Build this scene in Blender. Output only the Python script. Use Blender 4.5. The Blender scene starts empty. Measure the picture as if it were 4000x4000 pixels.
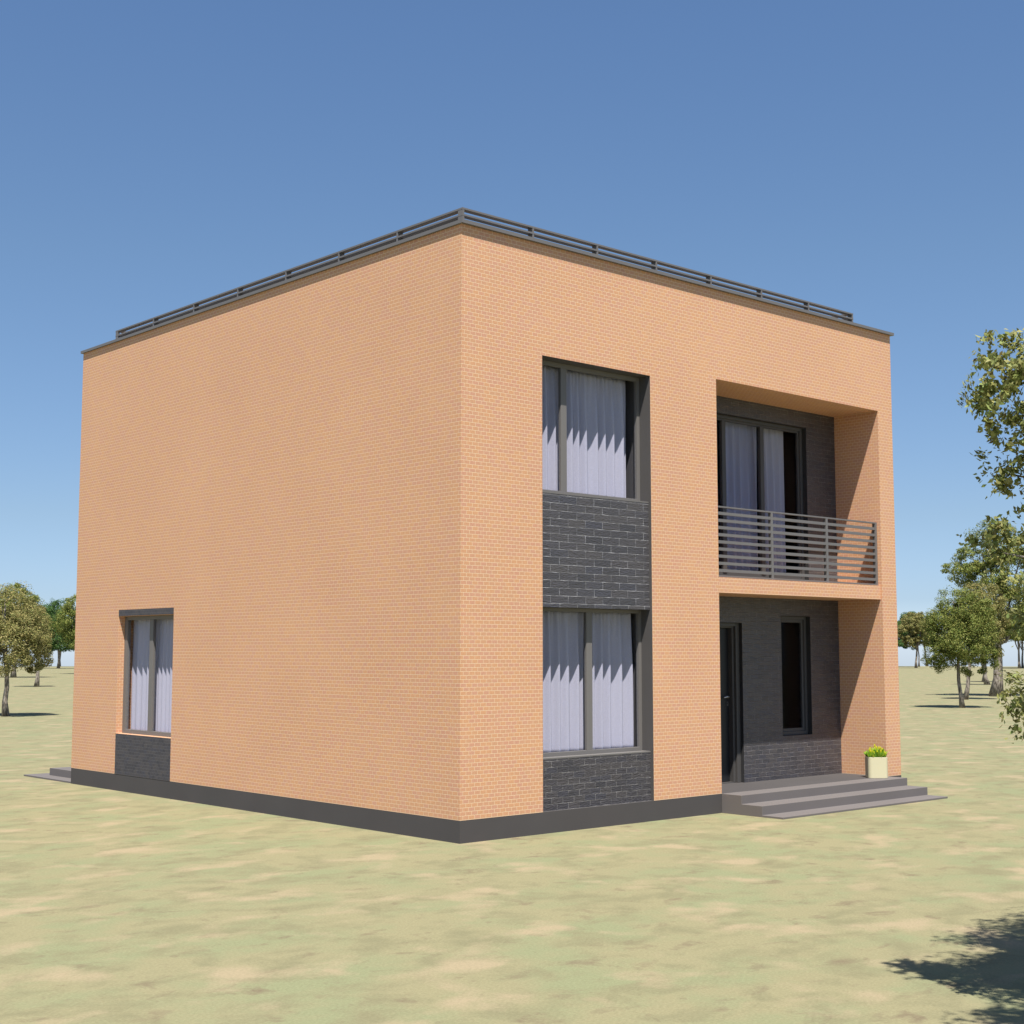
import bpy, bmesh, math, random
import numpy as np
from mathutils import Vector, Matrix

SC = bpy.context.scene
COL = SC.collection
R = math.radians

# ---------------------------------------------------------------- dimensions (metres)
W, D, HP, HT = 7.836, 8.719, 0.2247, 6.300        # front width, depth, plinth top, wall top
T = 0.40                                           # wall thickness
WL, WR, WT = 1.136, 2.856, 5.0785                  # tall window bay in the front wall
LL, LR, LT, LS, LF = 4.043, 7.494, 5.195, 2.601, 2.79   # loggia left/right/top, slab underside, slab top
RD = 0.7206                                        # loggia depth

# ---------------------------------------------------------------- helpers
def setp(o, label=None, cat=None, group=None, kind=None):
    if label: o['label'] = label
    if cat: o['category'] = cat
    if group: o['group'] = group
    if kind: o['kind'] = kind
    return o

def empty(name, loc=(0, 0, 0)):
    o = bpy.data.objects.new(name, None); COL.objects.link(o); o.location = loc
    o.empty_display_size = 0.3
    return o

def uv_metric(me):
    uv = me.uv_layers.new(name='UVMap')
    for p in me.polygons:
        n = p.normal
        for li in p.loop_indices:
            c = me.vertices[me.loops[li].vertex_index].co
            if abs(n.x) > 0.6: uv.data[li].uv = (-c.y, c.z)
            elif abs(n.y) > 0.6: uv.data[li].uv = (c.x, c.z)
            else: uv.data[li].uv = (c.x, c.y)

def build(name, bm, mats, parent=None, metric=True, bevel=0, smooth=False):
    bmesh.ops.remove_doubles(bm, verts=bm.verts, dist=1e-6) if metric == 'weld' else None
    bmesh.ops.recalc_face_normals(bm, faces=bm.faces)
    me = bpy.data.meshes.new(name); bm.to_mesh(me); bm.free()
    for m in (mats if isinstance(mats, (list, tuple)) else [mats]): me.materials.append(m)
    if metric: uv_metric(me)
    if smooth:
        for p in me.polygons: p.use_smooth = True
    o = bpy.data.objects.new(name, me); COL.objects.link(o)
    if parent: o.parent = parent
    if bevel:
        b = o.modifiers.new('bevel', 'BEVEL'); b.width = bevel; b.segments = 2; b.limit_method = 'ANGLE'
    return o

def box(bm, x0, x1, y0, y1, z0, z1, mi=0):
    v = [bm.verts.new((x, y, z)) for x in (x0, x1) for y in (y0, y1) for z in (z0, z1)]
    for idx in ((0, 1, 3, 2), (4, 6, 7, 5), (0, 4, 5, 1), (2, 3, 7, 6), (0, 2, 6, 4), (1, 5, 7, 3)):
        f = bm.faces.new([v[i] for i in idx]); f.material_index = mi

def boxes(lst):
    bm = bmesh.new()
    for b in lst: box(bm, *b)
    return bm

def FR(u, w, z): return (u, w, z)        # local (along wall, depth inward, height) on a wall facing -Y
def LW(u, w, z): return (w, u, z)        # the same on the wall facing -X

def lbox(bm, M, u0, u1, w0, w1, z0, z1):
    a, b = M(u0, w0, z0), M(u1, w1, z1)
    box(bm, min(a[0], b[0]), max(a[0], b[0]), min(a[1], b[1]), max(a[1], b[1]), a[2], b[2])

def wall_holes(bm, M, u0, u1, z0, z1, w0, w1, holes, ends=True):
    """solid slab with rectangular openings, reveals included; outer faces mat 0, inner mat 1"""
    us = sorted({u0, u1, *[h[0] for h in holes], *[h[1] for h in holes]})
    zs = sorted({z0, z1, *[h[2] for h in holes], *[h[3] for h in holes]})
    us = [u for u in us if u0 <= u <= u1]; zs = [z for z in zs if z0 <= z <= z1]
    def solid(i, j):
        if i < 0 or j < 0 or i >= len(us) - 1 or j >= len(zs) - 1: return False
        cu, cz = (us[i] + us[i + 1]) / 2, (zs[j] + zs[j + 1]) / 2
        return not any(h[0] < cu < h[1] and h[2] < cz < h[3] for h in holes)
    V = {}
    def vert(i, j, w):
        k = (i, j, w)
        if k not in V: V[k] = bm.verts.new(M(us[i], w, zs[j]))
        return V[k]
    for i in range(len(us) - 1):
        for j in range(len(zs) - 1):
            if not solid(i, j): continue
            bm.faces.new([vert(i, j, w0), vert(i + 1, j, w0), vert(i + 1, j + 1, w0), vert(i, j + 1, w0)])
            f = bm.faces.new([vert(i, j, w1), vert(i, j + 1, w1), vert(i + 1, j + 1, w1), vert(i + 1, j, w1)]); f.material_index = 1
            for di, dj, a, b in ((-1, 0, (i, j), (i, j + 1)), (1, 0, (i + 1, j), (i + 1, j + 1)),
                                 (0, -1, (i, j), (i + 1, j)), (0, 1, (i, j + 1), (i + 1, j + 1))):
                if not solid(i + di, j + dj):
                    bm.faces.new([vert(*a, w0), vert(*b, w0), vert(*b, w1), vert(*a, w1)])

# ---------------------------------------------------------------- materials
def mat(name):
    m = bpy.data.materials.new(name); m.use_nodes = True
    nt = m.node_tree; nt.nodes.clear()
    out = nt.nodes.new('ShaderNodeOutputMaterial')
    return m, nt, out

def N(nt, t, **kw):
    n = nt.nodes.new(t)
    for k, v in kw.items():
        if k.startswith('i_'): n.inputs[k[2:].replace('_', ' ')].default_value = v
        else: setattr(n, k, v)
    return n

def L(nt, a, b): nt.links.new(a, b)

def ramp(nt, stops, interp='LINEAR'):
    r = nt.nodes.new('ShaderNodeValToRGB'); cr = r.color_ramp; cr.interpolation = interp
    while len(cr.elements) > 1: cr.elements.remove(cr.elements[-1])
    cr.elements[0].position = stops[0][0]; cr.elements[0].color = (*stops[0][1], 1)
    for p, c in stops[1:]:
        e = cr.elements.new(p); e.color = (*c, 1)
    return r

def mix(nt, fac, a, b, mode='MIX'):
    m = nt.nodes.new('ShaderNodeMix'); m.data_type = 'RGBA'; m.blend_type = mode
    for sock, v in ((m.inputs[0], fac), (m.inputs[6], a), (m.inputs[7], b)):
        if hasattr(v, 'is_linked'): nt.links.new(v, sock)
        elif isinstance(v, (int, float)): sock.default_value = v
        else: sock.default_value = (*v, 1)
    return m.outputs[2]

def principled(nt, out, rough=0.8, spec=0.3):
    p = nt.nodes.new('ShaderNodeBsdfPrincipled')
    p.inputs['Roughness'].default_value = rough
    p.inputs['Specular IOR Level'].default_value = spec
    L(nt, p.outputs[0], out.inputs[0])
    return p

def m_plain(name, col, rough=0.6, spec=0.4, var=0.10, scale=3.0, metal=0.0, bump=0.0):
    m, nt, out = mat(name); p = principled(nt, out, rough, spec)
    p.inputs['Metallic'].default_value = metal
    tc = N(nt, 'ShaderNodeTexCoord'); no = N(nt, 'ShaderNodeTexNoise'); no.inputs['Scale'].default_value = scale
    no.inputs['Detail'].default_value = 6; L(nt, tc.outputs['Object'], no.inputs['Vector'])
    r = ramp(nt, [(0.25, tuple(c * (1 - var) for c in col)), (0.75, tuple(min(1, c * (1 + var)) for c in col))])
    L(nt, no.outputs['Fac'], r.inputs[0]); L(nt, r.outputs[0], p.inputs['Base Color'])
    if bump:
        b = N(nt, 'ShaderNodeBump'); b.inputs['Strength'].default_value = bump; b.inputs['Distance'].default_value = 0.002
        n2 = N(nt, 'ShaderNodeTexNoise'); n2.inputs['Scale'].default_value = 180; L(nt, tc.outputs['Object'], n2.inputs['Vector'])
        L(nt, n2.outputs['Fac'], b.inputs['Height']); L(nt, b.outputs[0], p.inputs['Normal'])
    return m

def m_brick(name, bw, bh, mortar, cols, mcol, rough=0.85, bump=0.25, bdist=0.004, off=(0, 0), chisel=0.0, undul=0.0):
    """running-bond brick laid out in metres by the UV map"""
    m, nt, out = mat(name); p = principled(nt, out, rough, 0.25 if rough > 0.7 else 0.5)
    uv = N(nt, 'ShaderNodeUVMap'); mp = N(nt, 'ShaderNodeMapping'); L(nt, uv.outputs[0], mp.inputs[0])
    mp.inputs['Location'].default_value = (off[0], off[1], 0)
    vec = mp.outputs[0]
    if undul:
        nw = N(nt, 'ShaderNodeTexNoise'); nw.inputs['Scale'].default_value = 7; L(nt, vec, nw.inputs['Vector'])
        s = N(nt, 'ShaderNodeVectorMath', operation='SUBTRACT'); L(nt, nw.outputs['Color'], s.inputs[0]); s.inputs[1].default_value = (.5, .5, .5)
        sc = N(nt, 'ShaderNodeVectorMath', operation='SCALE'); L(nt, s.outputs[0], sc.inputs[0]); sc.inputs[3].default_value = undul
        ad = N(nt, 'ShaderNodeVectorMath', operation='ADD'); L(nt, vec, ad.inputs[0]); L(nt, sc.outputs[0], ad.inputs[1]); vec = ad.outputs[0]
    b = N(nt, 'ShaderNodeTexBrick'); L(nt, vec, b.inputs['Vector'])
    b.offset = 0.5; b.squash = 1
    b.inputs['Color1'].default_value = (0, 0, 0, 1); b.inputs['Color2'].default_value = (1, 1, 1, 1)
    b.inputs['Mortar'].default_value = (0.5, 0.5, 0.5, 1)
    b.inputs['Scale'].default_value = 1; b.inputs['Mortar Size'].default_value = mortar
    b.inputs['Mortar Smooth'].default_value = 0.15; b.inputs['Bias'].default_value = 0
    b.inputs['Brick Width'].default_value = bw; b.inputs['Row Height'].default_value = bh
    n = len(cols)
    r = ramp(nt, [(i / (n - 1) if n > 1 else 0, c) for i, c in enumerate(cols)])
    L(nt, b.outputs['Color'], r.inputs[0])
    no = N(nt, 'ShaderNodeTexNoise'); no.inputs['Scale'].default_value = 45; no.inputs['Detail'].default_value = 5; L(nt, vec, no.inputs['Vector'])
    rn = ramp(nt, [(0.3, (0.93, 0.93, 0.92)), (0.7, (1.06, 1.06, 1.07))]); L(nt, no.outputs['Fac'], rn.inputs[0])
    c = mix(nt, 1.0, r.outputs[0], rn.outputs[0], 'MULTIPLY')
    big = N(nt, 'ShaderNodeTexNoise'); big.inputs['Scale'].default_value = 0.8; big.inputs['Detail'].default_value = 4; L(nt, vec, big.inputs['Vector'])
    rb = ramp(nt, [(0.3, (0.965, 0.95, 0.95)), (0.7, (1.03, 1.03, 1.02))]); L(nt, big.outputs['Fac'], rb.inputs[0])
    c = mix(nt, 1.0, c, rb.outputs[0], 'MULTIPLY')
    if undul:                                             # mortar showing only in places
        pn = N(nt, 'ShaderNodeTexNoise'); pn.inputs['Scale'].default_value = 9; pn.inputs['Detail'].default_value = 3; L(nt, vec, pn.inputs['Vector'])
        pr_ = ramp(nt, [(0.42, tuple(v * 0.40 for v in mcol)), (0.62, mcol)]); L(nt, pn.outputs['Fac'], pr_.inputs[0])
        c = mix(nt, b.outputs['Fac'], c, pr_.outputs[0])
    else: c = mix(nt, b.outputs['Fac'], c, mcol)
    L(nt, c, p.inputs['Base Color'])
    inv = N(nt, 'ShaderNodeMath', operation='SUBTRACT'); inv.inputs[0].default_value = 1; L(nt, b.outputs['Fac'], inv.inputs[1])
    h = inv.outputs[0]
    if chisel:
        mp2 = N(nt, 'ShaderNodeMapping'); L(nt, vec, mp2.inputs[0]); mp2.inputs['Scale'].default_value = (14, 60, 1)
        n3 = N(nt, 'ShaderNodeTexNoise'); n3.inputs['Scale'].default_value = 1; n3.inputs['Detail'].default_value = 6
        n3.inputs['Distortion'].default_value = 1.2
        L(nt, mp2.outputs[0], n3.inputs['Vector'])
        mu = N(nt, 'ShaderNodeMath', operation='MULTIPLY_ADD'); L(nt, n3.outputs['Fac'], mu.inputs[0]); mu.inputs[1].default_value = chisel; L(nt, h, mu.inputs[2])
        h = mu.outputs[0]
    bp = N(nt, 'ShaderNodeBump'); bp.inputs['Strength'].default_value = bump; bp.inputs['Distance'].default_value = bdist
    L(nt, h, bp.inputs['Height']); L(nt, bp.outputs[0], p.inputs['Normal'])
    return m

ORANGE = [(0.531, 0.277, 0.175), (0.521, 0.283, 0.187), (0.544, 0.295, 0.164), (0.555, 0.301, 0.164), (0.522, 0.29, 0.17), (0.54, 0.287, 0.18)]
M_BRICK = m_brick('orange_brick', 0.0765, 0.0397, 0.0024, ORANGE, (0.69, 0.52, 0.34), off=(0, 0.009))
DARK = [(0.048, 0.047, 0.054), (0.060, 0.057, 0.064), (0.070, 0.065, 0.068), (0.053, 0.053, 0.066)]
M_BLOCK = m_brick('large_dark_brick', 0.268, 0.0835, 0.0028, DARK, (0.36, 0.36, 0.38), bump=0.9, bdist=0.012, off=(0.05, 0.01), chisel=1.2, undul=0.006, rough=0.5)
M_BLOCK2 = m_brick('square_dark_brick', 0.165, 0.064, 0.0020, DARK, (0.34, 0.33, 0.33), bump=0.9, bdist=0.010, off=(0.02, 0.028), chisel=1.5, undul=0.010, rough=0.75)
M_DARKB = m_brick('dark_brick', 0.150, 0.0575, 0.0016, DARK, (0.30, 0.29, 0.29), bump=0.9, bdist=0.008, off=(0.03, 0.012), chisel=1.0, undul=0.006, rough=0.34)
M_DARKS = m_brick('small_dark_brick', 0.0765, 0.0397, 0.0014, DARK, (0.12, 0.12, 0.13), bump=0.5, bdist=0.004, off=(0, 0.009), chisel=0.4, rough=0.8)
M_PLINTH = m_plain('dark_plinth', (0.068, 0.063, 0.063), 0.85, 0.2, 0.06, 1.5, bump=0.1)
M_METAL = m_plain('grey_metal', (0.135, 0.128, 0.126), 0.5, 0.4, 0.04, 2)
M_FRAME = m_plain('window_frame_grey', (0.145, 0.136, 0.130), 0.55, 0.35, 0.04, 2)
M_LINING_SHADED = m_plain('dark_lining_shaded', (0.030, 0.030, 0.032), 0.7, 0.3, 0.04, 2)  # grey lining of the recess reveals, their shade put into a darker colour
M_FRAME_SHADED = m_plain('window_frame_grey_shaded', (0.072, 0.068, 0.068), 0.55, 0.35, 0.04, 2)  # same grey frame for the recess windows, with the recess shade painted in
M_LINING = m_plain('dark_lining', (0.080, 0.075, 0.074), 0.7, 0.3, 0.04, 2)
M_DOOR = m_plain('black_door', (0.014, 0.015, 0.017), 0.45, 0.4, 0.1, 3)
M_DFRAME = m_plain('door_frame_dark', (0.070, 0.066, 0.064), 0.5, 0.35, 0.05, 3)
M_STEEL = m_plain('brushed_steel', (0.55, 0.55, 0.56), 0.3, 0.5, 0.04, 8, metal=1.0)
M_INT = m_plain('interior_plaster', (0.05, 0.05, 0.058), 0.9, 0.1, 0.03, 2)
M_ROOF = m_plain('roof_felt', (0.09, 0.09, 0.09), 0.9, 0.2, 0.1, 2)
M_POT = m_plain('cream_pot', (0.54, 0.50, 0.33), 0.35, 0.4, 0.02, 2)
M_SOIL = m_plain('soil', (0.05, 0.035, 0.022), 0.95, 0.1, 0.3, 30)

def m_glass():
    m, nt, out = mat('window_glass')
    tr = N(nt, 'ShaderNodeBsdfTransparent'); tr.inputs[0].default_value = (0.93, 0.94, 0.97, 1)
    gl = N(nt, 'ShaderNodeBsdfGlossy'); gl.inputs['Roughness'].default_value = 0.0; gl.inputs[0].default_value = (1, 1, 1, 1)
    fr = N(nt, 'ShaderNodeLayerWeight'); fr.inputs['Blend'].default_value = 0.5
    pw = N(nt, 'ShaderNodeMath', operation='POWER'); L(nt, fr.outputs['Facing'], pw.inputs[0]); pw.inputs[1].default_value = 6
    ml = N(nt, 'ShaderNodeMath', operation='MULTIPLY_ADD'); L(nt, pw.outputs[0], ml.inputs[0]); ml.inputs[1].default_value = 0.10; ml.inputs[2].default_value = 0.003
    ms = N(nt, 'ShaderNodeMixShader'); L(nt, ml.outputs[0], ms.inputs[0]); L(nt, tr.outputs[0], ms.inputs[1]); L(nt, gl.outputs[0], ms.inputs[2])
    L(nt, ms.outputs[0], out.inputs[0]); return m
M_GLASS = m_glass()

def m_curtain():
    m, nt, out = mat('lilac_curtain')
    df = N(nt, 'ShaderNodeBsdfDiffuse'); tl = N(nt, 'ShaderNodeBsdfTranslucent')
    tc = N(nt, 'ShaderNodeTexCoord'); mp = N(nt, 'ShaderNodeMapping'); mp.inputs['Scale'].default_value = (60, 60, 260)
    L(nt, tc.outputs['Object'], mp.inputs[0])
    no = N(nt, 'ShaderNodeTexNoise'); no.inputs['Scale'].default_value = 1; no.inputs['Detail'].default_value = 4; L(nt, mp.outputs[0], no.inputs['Vector'])
    r = ramp(nt, [(0.3, (0.43, 0.415, 0.465)), (0.7, (0.515, 0.495, 0.55))]); L(nt, no.outputs['Fac'], r.inputs[0])
    L(nt, r.outputs[0], df.inputs[0]); L(nt, r.outputs[0], tl.inputs[0])
    bp = N(nt, 'ShaderNodeBump'); bp.inputs['Strength'].default_value = 0.25; bp.inputs['Distance'].default_value = 0.002
    L(nt, no.outputs['Fac'], bp.inputs['Height']); L(nt, bp.outputs[0], df.inputs['Normal'])
    ms = N(nt, 'ShaderNodeMixShader'); ms.inputs[0].default_value = 0.05
    L(nt, df.outputs[0], ms.inputs[1]); L(nt, tl.outputs[0], ms.inputs[2]); L(nt, ms.outputs[0], out.inputs[0]); return m
M_CURTAIN = m_curtain()

def m_leaf(name, cols, trans=0.28, rough=0.6):
    m, nt, out = mat(name)
    ge = N(nt, 'ShaderNodeNewGeometry')
    n = len(cols); r = ramp(nt, [(i / (n - 1), c) for i, c in enumerate(cols)])
    L(nt, ge.outputs['Random Per Island'], r.inputs[0])
    p = nt.nodes.new('ShaderNodeBsdfPrincipled'); p.inputs['Roughness'].default_value = rough; p.inputs['Specular IOR Level'].default_value = 0.2
    L(nt, r.outputs[0], p.inputs['Base Color'])
    tl = N(nt, 'ShaderNodeBsdfTranslucent'); L(nt, r.outputs[0], tl.inputs[0])
    ms = N(nt, 'ShaderNodeMixShader'); ms.inputs[0].default_value = trans
    L(nt, p.outputs[0], ms.inputs[1]); L(nt, tl.outputs[0], ms.inputs[2]); L(nt, ms.outputs[0], out.inputs[0]); return m
M_LEAF_OLIVE = m_leaf('olive_leaves', [(0.07, 0.11, 0.02), (0.13, 0.17, 0.035), (0.20, 0.22, 0.05), (0.26, 0.25, 0.07), (0.15, 0.21, 0.045)])
M_LEAF_KHAKI = m_leaf('khaki_leaves', [(0.12, 0.13, 0.04), (0.20, 0.20, 0.06), (0.29, 0.26, 0.10), (0.34, 0.28, 0.11), (0.18, 0.21, 0.06)])
M_LEAF_DARK = m_leaf('dark_green_leaves', [(0.025, 0.075, 0.02), (0.05, 0.12, 0.03), (0.085, 0.155, 0.04), (0.13, 0.18, 0.05)])
M_LEAF_NEAR = m_leaf('near_leaves', [(0.10, 0.12, 0.03), (0.20, 0.21, 0.06), (0.31, 0.31, 0.10), (0.42, 0.40, 0.16), (0.28, 0.36, 0.12), (0.17, 0.13, 0.05), (0.30, 0.38, 0.13), (0.42, 0.40, 0.18)], 0.42)
M_LEAF_POT = m_leaf('bright_leaves', [(0.14, 0.33, 0.03), (0.28, 0.52, 0.05), (0.48, 0.62, 0.06), (0.22, 0.42, 0.05), (0.66, 0.70, 0.08)], 0.35)
M_BLOOM = m_leaf('yellow_blooms', [(0.85, 0.75, 0.03), (0.90, 0.85, 0.06), (0.75, 0.80, 0.05)], 0.3)

def m_bark():
    m, nt, out = mat('bark'); p = principled(nt, out, 0.9, 0.15)
    tc = N(nt, 'ShaderNodeTexCoord'); mp = N(nt, 'ShaderNodeMapping'); mp.inputs['Scale'].default_value = (22, 22, 5)
    L(nt, tc.outputs['Object'], mp.inputs[0]); no = N(nt, 'ShaderNodeTexNoise'); no.inputs['Scale'].default_value = 1; no.inputs['Detail'].default_value = 8
    L(nt, mp.outputs[0], no.inputs['Vector'])
    r = ramp(nt, [(0.35, (0.07, 0.06, 0.05)), (0.5, (0.20, 0.17, 0.14)), (0.68, (0.36, 0.32, 0.27))]); L(nt, no.outputs['Fac'], r.inputs[0])
    L(nt, r.outputs[0], p.inputs['Base Color'])
    bp = N(nt, 'ShaderNodeBump'); bp.inputs['Strength'].default_value = 0.8; bp.inputs['Distance'].default_value = 0.02
    L(nt, no.outputs['Fac'], bp.inputs['Height']); L(nt, bp.outputs[0], p.inputs['Normal']); return m
M_BARK = m_bark()

def m_ground():
    m, nt, out = mat('dry_lawn'); p = principled(nt, out, 0.95, 0.05)
    tc = N(nt, 'ShaderNodeTexCoord')
    def noise(scale, detail, seed, dist=0.0, rough=0.5):
        mp = N(nt, 'ShaderNodeMapping'); mp.inputs['Location'].default_value = (seed, seed * 0.7, 0); mp.inputs['Rotation'].default_value = (0, 0, R(-42))
        mp.inputs['Scale'].default_value = (0.8, 1.0, 1)
        L(nt, tc.outputs['Object'], mp.inputs[0])
        n = N(nt, 'ShaderNodeTexNoise'); n.inputs['Scale'].default_value = scale; n.inputs['Detail'].default_value = detail
        n.inputs['Distortion'].default_value = dist; n.inputs['Roughness'].default_value = rough
        L(nt, mp.outputs[0], n.inputs['Vector']); return n.outputs['Fac']
    def mask(f, a, b):
        r = ramp(nt, [(a, (0, 0, 0)), (b, (1, 1, 1))]); L(nt, f, r.inputs[0]); return r.outputs[0]
    base = (0.225, 0.207, 0.122)
    c = mix(nt, mask(noise(1.1, 7, 3.1, 0, .6), 0.46, 0.60), base, (0.198, 0.207, 0.118))      # greener patches
    c = mix(nt, mask(noise(2.6, 8, 21.0, 0.3, 0.62), 0.48, 0.64), c, (0.183, 0.172, 0.102))     # olive-brown mottling
    c = mix(nt, mask(noise(3.6, 9, 47.0, 0.4, 0.65), 0.57, 0.72), c, (0.155, 0.125, 0.083))     # brown flecks
    c = mix(nt, mask(noise(1.7, 6.0, 83.0, 0.15, 0.52), 0.54, 0.68), c, (0.282, 0.234, 0.150))  # sandy bare patches
    fn = noise(60, 6, 5.0, 0, 0.7); rf = ramp(nt, [(0.3, (0.84, 0.84, 0.82)), (0.7, (1.14, 1.14, 1.13))]); L(nt, fn, rf.inputs[0])
    c = mix(nt, 1.0, c, rf.outputs[0], 'MULTIPLY')
    L(nt, c, p.inputs['Base Color'])
    bp = N(nt, 'ShaderNodeBump'); bp.inputs['Strength'].default_value = 0.3; bp.inputs['Distance'].default_value = 0.01
    L(nt, fn, bp.inputs['Height']); L(nt, bp.outputs[0], p.inputs['Normal']); return m
M_GROUND = m_ground()

# ---------------------------------------------------------------- camera, sun, sky
CAM = Vector((-9.2466, -10.9926, 1.90)); YAW, PITCH = -0.7354, 0.0975
cam = bpy.data.cameras.new('camera'); cam.lens = 50.04; cam.sensor_width = 36; cam.clip_end = 3000; cam.clip_start = 0.05
co = bpy.data.objects.new('camera', cam); COL.objects.link(co)
co.location = CAM; co.rotation_euler = (math.pi / 2 + PITCH, 0, YAW); SC.camera = co

SUN_DIR = Vector((0.288, 0.3646, -1.0)).normalized()     # direction the light travels
EL = math.asin(-SUN_DIR.z); AZ = math.atan2(-SUN_DIR.x, -SUN_DIR.y)
sun = bpy.data.lights.new('sun', 'SUN'); sun.energy = 4.6; sun.angle = R(0.53); sun.color = (1.0, 0.95, 0.87)
so = bpy.data.objects.new('sun', sun); COL.objects.link(so)
so.rotation_euler = SUN_DIR.to_track_quat('-Z', 'Y').to_euler(); so.location = (-6, -8, 20)

wd = bpy.data.worlds.new('World'); SC.world = wd; wd.use_nodes = True
nt = wd.node_tree; nt.nodes.clear()
wo = nt.nodes.new('ShaderNodeOutputWorld'); bg = nt.nodes.new('ShaderNodeBackground'); sky = nt.nodes.new('ShaderNodeTexSky')
sky.sky_type = 'NISHITA'; sky.sun_disc = False; sky.sun_elevation = EL; sky.sun_rotation = AZ % (2 * math.pi)
sky.altitude = 500; sky.air_density = 1.0; sky.dust_density = 0.6; sky.ozone_density = 4.0
# the air of this place is bluer towards the horizon than the model's: tint by elevation
bg.inputs[1].default_value = 0.1038
tcw = N(nt, 'ShaderNodeTexCoord'); sx = N(nt, 'ShaderNodeSeparateXYZ'); L(nt, tcw.outputs['Generated'], sx.inputs[0])
rw = ramp(nt, [(0.0, (.626, .720, .979)), (0.0357, (.446, .510, .674)), (0.0917, (.482, .504, .566)), (0.2669, (.543, .580, .595)), (0.4151, (.554, .616, .662))])
L(nt, sx.outputs['Z'], rw.inputs[0])
L(nt, mix(nt, 1.0, sky.outputs[0], rw.outputs[0], 'MULTIPLY'), bg.inputs[0]); L(nt, bg.outputs[0], wo.inputs[0])
SC.view_settings.view_transform = 'Standard'; SC.view_settings.look = 'None'; SC.view_settings.gamma = 1
SC.view_settings.exposure = 0.95
SC.cycles.use_denoising = True
SC.cycles.max_bounces = 8; SC.cycles.diffuse_bounces = 5; SC.cycles.transparent_max_bounces = 24

# ---------------------------------------------------------------- ground
bm = bmesh.new()
bmesh.ops.create_circle(bm, cap_ends=True, radius=190.0, segments=360, matrix=Matrix.Translation((CAM.x, CAM.y, 0)))
g = build('ground', bm, M_GROUND, metric=False); setp(g, kind='structure')

# ---------------------------------------------------------------- house
house = empty('brick_house', (0, 0, 0))
setp(house, 'two storey flat roofed house of orange brick with balcony recess and dark plinth', 'house')

# left window opening
U0, U1, UZ0, UZ1 = 5.830, 7.368, 0.776, 2.381
bm = bmesh.new()
wall_holes(bm, FR, 0, W, HP, HT, 0, T, [(WL, WR, HP - 1, WT), (LL, LR, HP - 1, LT)])
wall_holes(bm, LW, T, D, HP, HT, 0, T, [(U0, U1, UZ0, UZ1)])
box(bm, LR, W, T, RD + 0.18, HP, HT); box(bm, LR, W, RD + 0.18, D, HP, HT)   # right side wall, its inner face closes the recess
box(bm, T, LR, D - T, D, HP, HT)                           # rear wall
box(bm, LL - 0.2, LL, T, RD + 0.2, HP, HT - 0.1)           # recess side wall towards the rooms
box(bm, LL, LR, T, RD + 0.2, LT, LT + 0.25)                # recess ceiling
wall = build('brick_wall', bm, [M_BRICK, M_INT], house)
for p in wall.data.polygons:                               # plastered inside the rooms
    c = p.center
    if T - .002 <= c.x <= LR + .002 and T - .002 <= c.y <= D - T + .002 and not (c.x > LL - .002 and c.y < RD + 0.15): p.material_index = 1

build('balcony_slab', boxes([(LL, LR, 0.028, RD, LS, LF)]), M_BRICK, house)
build('plinth', boxes([(0.0, W, 0.0, D, 0.0, HP)]), M_PLINTH, house)
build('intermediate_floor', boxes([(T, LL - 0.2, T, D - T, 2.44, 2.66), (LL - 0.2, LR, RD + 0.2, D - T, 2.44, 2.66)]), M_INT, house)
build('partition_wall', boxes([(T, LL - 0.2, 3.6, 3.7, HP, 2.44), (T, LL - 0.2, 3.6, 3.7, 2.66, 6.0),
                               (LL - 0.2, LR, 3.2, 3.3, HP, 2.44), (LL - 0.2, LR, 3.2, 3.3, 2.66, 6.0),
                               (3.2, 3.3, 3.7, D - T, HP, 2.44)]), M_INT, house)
build('roof', boxes([(T, LR, T, D - T, 6.02, 6.20)]), M_ROOF, house)
# coping: four boards butted end to end
of, ol, cw = 0.043, 0.031, 0.30
build('coping', boxes([(-ol, W + of, -of, cw, HT, HT + 0.037), (-ol, cw, cw, D + ol - cw, HT, HT + 0.037),
                       (W + of - cw - 0.04, W + of, cw, D + ol - cw, HT, HT + 0.037), (-ol, W + of, D + ol - cw, D + ol, HT, HT + 0.037)]), M_METAL, house)

# roof railing
rx0, rx1, ry0, ry1 = 0.048, 7.035, 0.048, 7.80
zt, zb = 6.497, HT + 0.037
bm = bmesh.new()
for (z0, z1) in ((zt - 0.019, zt), (zt - 0.086, zt - 0.067)):
    dd = 0.075
    box(bm, rx0, rx1, ry0, ry0 + dd, z0, z1); box(bm, rx0, rx1, ry1 - dd, ry1, z0, z1)
    box(bm, rx0, rx0 + dd, ry0 + dd, ry1 - dd, z0, z1); box(bm, rx1 - dd, rx1, ry0 + dd, ry1 - dd, z0, z1)
rail = build('roof_railing', bm, M_METAL, house)
def post_seg(x, y, along):
    s = 0.024; d2 = 0.0742; b = bmesh.new()
    for z0, z1 in ((zb - 0.01, zt - 0.086), (zt - 0.067, zt - 0.019)):
        if along == 'x': box(b, x, x + s, y, y + d2, z0, z1)
        else: box(b, x, x + d2, y, y + s, z0, z1)
    build('post', b, M_METAL, rail)
nb = 7
for k in range(nb + 1):
    x = rx0 + 0.0015 + (rx1 - rx0 - 0.029) * k / nb
    post_seg(x, ry0 + 0.001 if k else ry0 + 0.0012, 'x'); post_seg(x, ry1 - 0.076, 'x')
for k in range(1, nb):
    y = ry0 + (ry1 - ry0 - 0.026) * k / nb
    post_seg(rx0 + 0.001, y, 'y'); post_seg(rx1 - 0.076, y, 'y')
post_seg(rx0 + 0.0008, ry0 + 0.11, 'y') if False else None

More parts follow.
